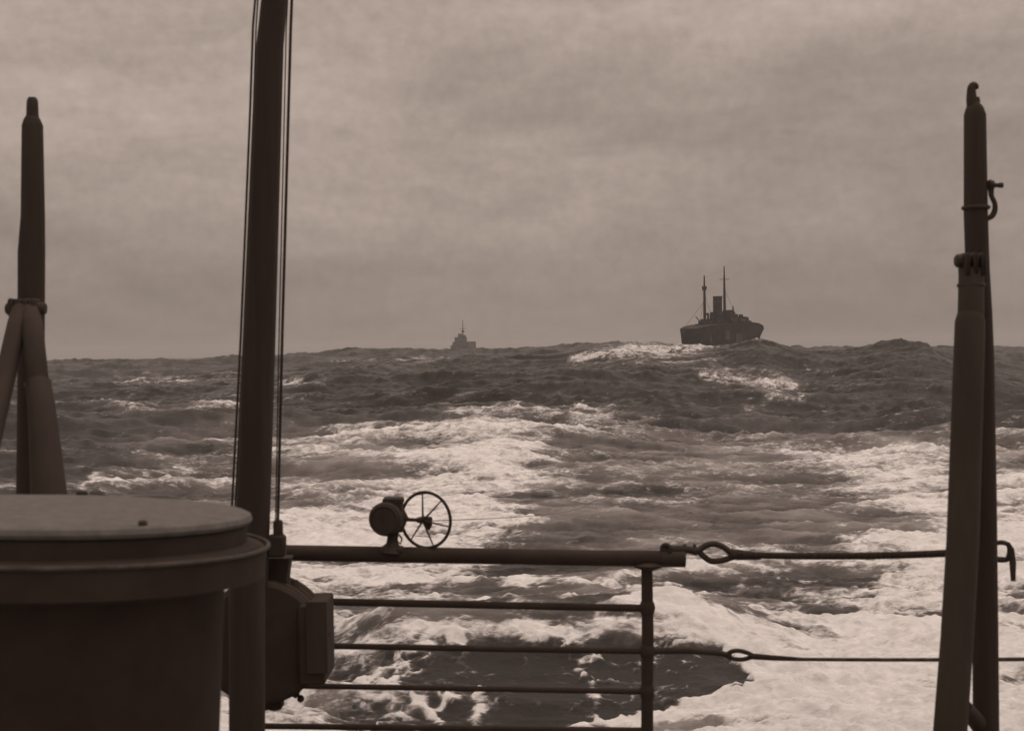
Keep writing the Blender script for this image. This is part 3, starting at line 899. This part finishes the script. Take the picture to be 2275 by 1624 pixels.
# ------------------------------------------------------------------ freighter
D = 560.0
pxm = D / FPX
wl = P(1606, 767, D)                       # on the waterline
ship = thing('freighter', 'dark camouflaged freighter with a tall funnel and two masts riding behind the wave crest', 'cargo ship', wl - Vector((0, 0, 0)))
YAW = math.radians(32)                     # bow towards us and to the left
bu = Vector((math.sin(YAW), math.cos(YAW), 0))        # towards the stern (away, right)
bs = Vector((math.cos(YAW), -math.sin(YAW), 0))       # athwart, to the right
def SP(u, s_, z):
    return wl + bu * u + bs * s_ + Vector((0, 0, z))
def hull(stations, name, mat, parent, flare=1.0):
    """stations: (u, halfbeam at deck, halfbeam at water, keel z, deck z)"""
    mb = MB(); n = len(stations); rows = 7
    for (u, hb, hw, zk, zd) in stations:
        for r in range(rows):
            f = r / (rows - 1)
            z = zk + (zd - zk) * f
            h = hw + (hb - hw) * f ** 1.3
            mb.v.append(SPC(u, -h, z)); 
        for r in range(rows):
            f = 1 - r / (rows - 1)
            z = zk + (zd - zk) * f
            h = hw + (hb - hw) * f ** 1.3
            mb.v.append(SPC(u, h, z))
    k = rows * 2
    for i in range(n - 1):
        for j in range(k):
            j2 = (j + 1) % k
            mb.f.append((i * k + j, i * k + j2, (i + 1) * k + j2, (i + 1) * k + j))
    mb.f.append(tuple(range(k - 1, -1, -1))); mb.f.append(tuple((n - 1) * k + j for j in range(k)))
    return mb.build(name, mat, parent)
SPC = SP
hull([(q[0] * 1.15 - (.8 if q[0] < 0 else -.4), q[1] * 1.08, q[2] * 1.05, q[3], q[4]) for q in ((-31, .5, .2, -5, 6.3), (-30, 1.7, .6, -5, 6.2), (-27, 3.2, 1.8, -5, 6.3), (-22, 4.5, 3.6, -5, 7.2), (-15, 5.3, 5.0, -5, 7.9),
      (0, 5.5, 5.4, -5, 8.9), (12, 5.5, 5.3, -5, 9.2), (20, 5.2, 4.6, -4, 8.8), (26, 4.4, 2.6, -0.4, 8.0), (29.5, 3.2, 1.2, 1.8, 6.6), (31.5, 1.4, .4, 3.0, 5.8))], 'hull', M['hullgrey'], ship)
def sbox(name, u, s_, z0, z1, lu, ls, mat='hullgrey', bev=.0, parent=None):
    mb = MB(); mb.box(SP(u, s_, (z0 + z1) / 2), ls, lu, z1 - z0, rx=(bs, bu, Vector((0, 0, 1))), bev=bev)
    return mb.build(name, M[mat], parent or ship, smooth=False)
def onx(px, fwd=0.0):
    """distance along the keel line that is seen at px"""
    return (px - 1606) * pxm / math.sin(YAW)
sbox('forecastle', onx(1541), 0, 6.0, 7.3, 6, 4)
sbox('hatch', onx(1553), 0, 6.3, 8.2, 5, 5)
sbox('deckhouse', onx(1575), .4, 6.8, 10.2, 7, 7)
sbox('winch_house', onx(1560), 0, 6.8, 9.4, 4, 5)
sbox('superstructure', onx(1610), 0, 7, 12.2, 8.5, 8.4)
sbox('bridge', onx(1606), 0, 12.1, 13.1, 4.5, 8.6)
sbox('wheelhouse', onx(1622), .2, 12.1, 13.9, 3, 3.5)
sbox('after_house', onx(1650), 0, 7.4, 11.0, 7, 7.0)
sbox('gun_platform', onx(1661), 0, 10.9, 11.4, 4.4, 4.2)
sbox('stern_house', onx(1673), 0, 7.3, 9.9, 4, 4)
mb = MB(); mb.tube([SP(onx(1661), 0, 11.3), SP(onx(1661), 0, 12.4)], [1.0, .8], 14); mb.build('stern_gun', M['hullgrey'], ship)
# painted camouflage panels (plates a hand proud of the side)
for (u, s_, z0, z1, lu) in ((-27.5, 3.45, 1.2, 4.4, 2.6), (-21.5, 4.75, 1.1, 4.9, 3.0), (-9, 5.70, 2.2, 5.6, 4.5), (2, 5.80, 1.3, 4.6, 6)):
    sbox('pale_panel', u, s_, z0, z1, lu, .5, 'hullpale')
# lifeboats with davits
for (u, s_) in ((-1, -4.9), (7.5, -4.7), (-.5, 4.9), (8, 4.8)):
    mb = MB(); mb.tube([SP(u - 3.2, s_, 9.9), SP(u - 2.2, s_, 9.5), SP(u, s_, 9.3), SP(u + 2.2, s_, 9.5), SP(u + 3.2, s_, 10.0)], [.15, .7, .9, .7, .15], 10)
    mb.build('lifeboat', M['hullgrey'], ship)
    for du in (-2.2, 2.2):
        mb = MB(); mb.tube([SP(u + du, s_ * .86, 7.5), SP(u + du, s_ * .92, 11.0), SP(u + du, s_ * 1.02, 11.3)], .14, 6)
        mb.build('boat_davit', M['hullgrey'], ship)
# funnel
u = onx(1592)
mb = MB(); mb.tube([SP(u, 0, 9), SP(u, 0, 18), SP(u + .1, 0, 18.7), SP(u + .1, 0, 19.1)], [1.85, 1.75, 1.75, 1.95], 28); mb.build('funnel', M['hullgrey'], ship)
mb = MB(); mb.tube([SP(u, 0, 16.6), SP(u, 0, 17.2)], 1.84, 28); mb.build('funnel_band', M['hullpale'], ship)
for q in (-1.0, 1.2):
    mb = MB(); mb.tube([SP(u - 3.5, q * 2.5, 9), SP(u - 3.5, q * 2.5, 11.6), SP(u - 4.1, q * 2.5, 12.2)], [.4, .4, .7], 10); mb.build('ventilator', M['hullgrey'], ship)
# masts
u = onx(1555.5)
mb = MB(); mb.tube([SP(u, 0, 6), SP(u, 0, 20), SP(u, 0, 26.8)], [.62, .48, .22], 10); fm = mb.build('foremast', M['hullgrey'], ship)
mb = MB(); mb.tube([SP(u, 0, 21.0), SP(u, 0, 22.6)], [.8, 1.0], 12); mb.build('crows_nest', M['hullgrey'], fm)
mb = MB(); mb.tube([SP(u, 0, 17), SP(-35.5, 0, 6.4)], .07, 5); mb.build('forestay', M['hullgrey'], fm)
mb = MB(); mb.tube([SP(u, 0, 7), SP(u - 5, -1.5, 11)], .18, 6); mb.build('derrick', M['hullgrey'], fm)
for q in (-1, 1):
    mb = MB(); mb.tube([SP(u, 0, 20), SP(u + 2, q * 3.2, 7)], .05, 5); mb.build('shroud', M['hullgrey'], fm)
u = onx(1612.5)
mb = MB(); mb.tube([SP(u, 0, 10), SP(u, 0, 22), SP(u, 0, 31.2)], [.6, .46, .2], 10); mm = mb.build('mainmast', M['hullgrey'], ship)
mb = MB(); mb.tube([SP(u, -2.0, 26), SP(u, 2.0, 26)], .1, 6); mb.build('yard', M['hullgrey'], mm)
for q in (-1, 1):
    mb = MB(); mb.tube([SP(u, 0, 22), SP(u + 3, q * 4.0, 11)], .05, 5); mb.build('shroud', M['hullgrey'], mm)
mb = MB(); mb.tube([SP(onx(1555.5), 0, 25.8), SP(u, 0, 30)], .03, 4); mb.build('aerial', M['hullgrey'], mm)
u = onx(1636)
mb = MB(); mb.tube([SP(u, 0, 9), SP(u + .5, 0, 15.6)], [.4, .25], 8); mb.build('kingpost', M['hullgrey'], ship)
mb = MB(); mb.tube([SP(u - 3, -2.4, 9), SP(u - 3, -2.4, 12.6), SP(u - 3.5, -2.4, 13)], [.35, .35, .6], 10); mb.build('ventilator', M['hullgrey'], ship)

# ------------------------------------------------------------------ far escort
D = 1500.0
wl = P(1032, 787, D)
esc = thing('escort_ship', 'faint hazy small warship with a single mast low on the horizon', 'warship', wl)
YAW = math.radians(14)
bu = Vector((math.sin(YAW), math.cos(YAW), 0)); bs = Vector((math.cos(YAW), -math.sin(YAW), 0))
def SPE(u, s_, z): return wl + bu * u + bs * s_ + Vector((0, 0, z))
SPC = SPE
hull([(-40, .6, .2, -4, 10), (-34, 5, 2, -4, 9), (-22, 9, 6, -4, 8), (-5, 11, 9, -4, 7), (15, 11, 9, -4, 6.4), (32, 8.5, 6.5, -4, 6), (38, 4.5, 3, -3, 6)], 'hull', M['farship'], esc)
def ebox(name, u, s_, z0, z1, lu, ls):
    mb = MB(); mb.box(SPE(u, s_, (z0 + z1) / 2), ls, lu, z1 - z0, rx=(bs, bu, Vector((0, 0, 1))))
    return mb.build(name, M['farship'], esc, smooth=False)
ebox('deckhouse', -2, 0, 6, 13, 26, 17)
ebox('bridge', -10, -1, 13, 18, 9, 11)
ebox('director', -10, -1, 18, 21.5, 4, 5)
ebox('gun_shield', -24, 0, 8, 12, 6, 7)
ebox('after_house', 18, 2, 6, 13.5, 8, 9)
mb = MB(); mb.tube([SPE(0, -1, 12), SPE(1, -1, 20)], [2.6, 2.4], 16); mb.build('funnel', M['farship'], esc)
mb = MB(); mb.tube([SPE(-5, 0, 14), SPE(-5, 0, 26), SPE(-5, 0, 36)], [.8, .5, .3], 8); em = mb.build('mast', M['farship'], esc)
mb = MB(); mb.tube([SPE(-5, -4, 27), SPE(-5, 4, 27)], .25, 6); mb.build('yard', M['farship'], em)
mb = MB(); mb.tube([SPE(-5, 0, 23), SPE(-5, 0, 25)], 1.6, 10); mb.build('lookout', M['farship'], em)

# ------------------------------------------------------------------ sea haze
mb = MB(); mb.box((0, 2900, 28), 12200, 8400, 66)
hz = mb.build('haze', M['paint'], smooth=False, kind='stuff')
m = bpy.data.materials.new('haze_air'); m.use_nodes = True
t = m.node_tree
for n in list(t.nodes):
    t.nodes.remove(n)
mo = N(t, 'ShaderNodeOutputMaterial'); pv = N(t, 'ShaderNodeVolumePrincipled')
pv.inputs['Color'].default_value = (0.9, 0.9, 0.9, 1)
pv.inputs['Density'].default_value = 0.00024
pv.inputs['Anisotropy'].default_value = 0.3
L(t, pv.outputs['Volume'], mo.inputs['Volume'])
hz.data.materials.clear(); hz.data.materials.append(m)
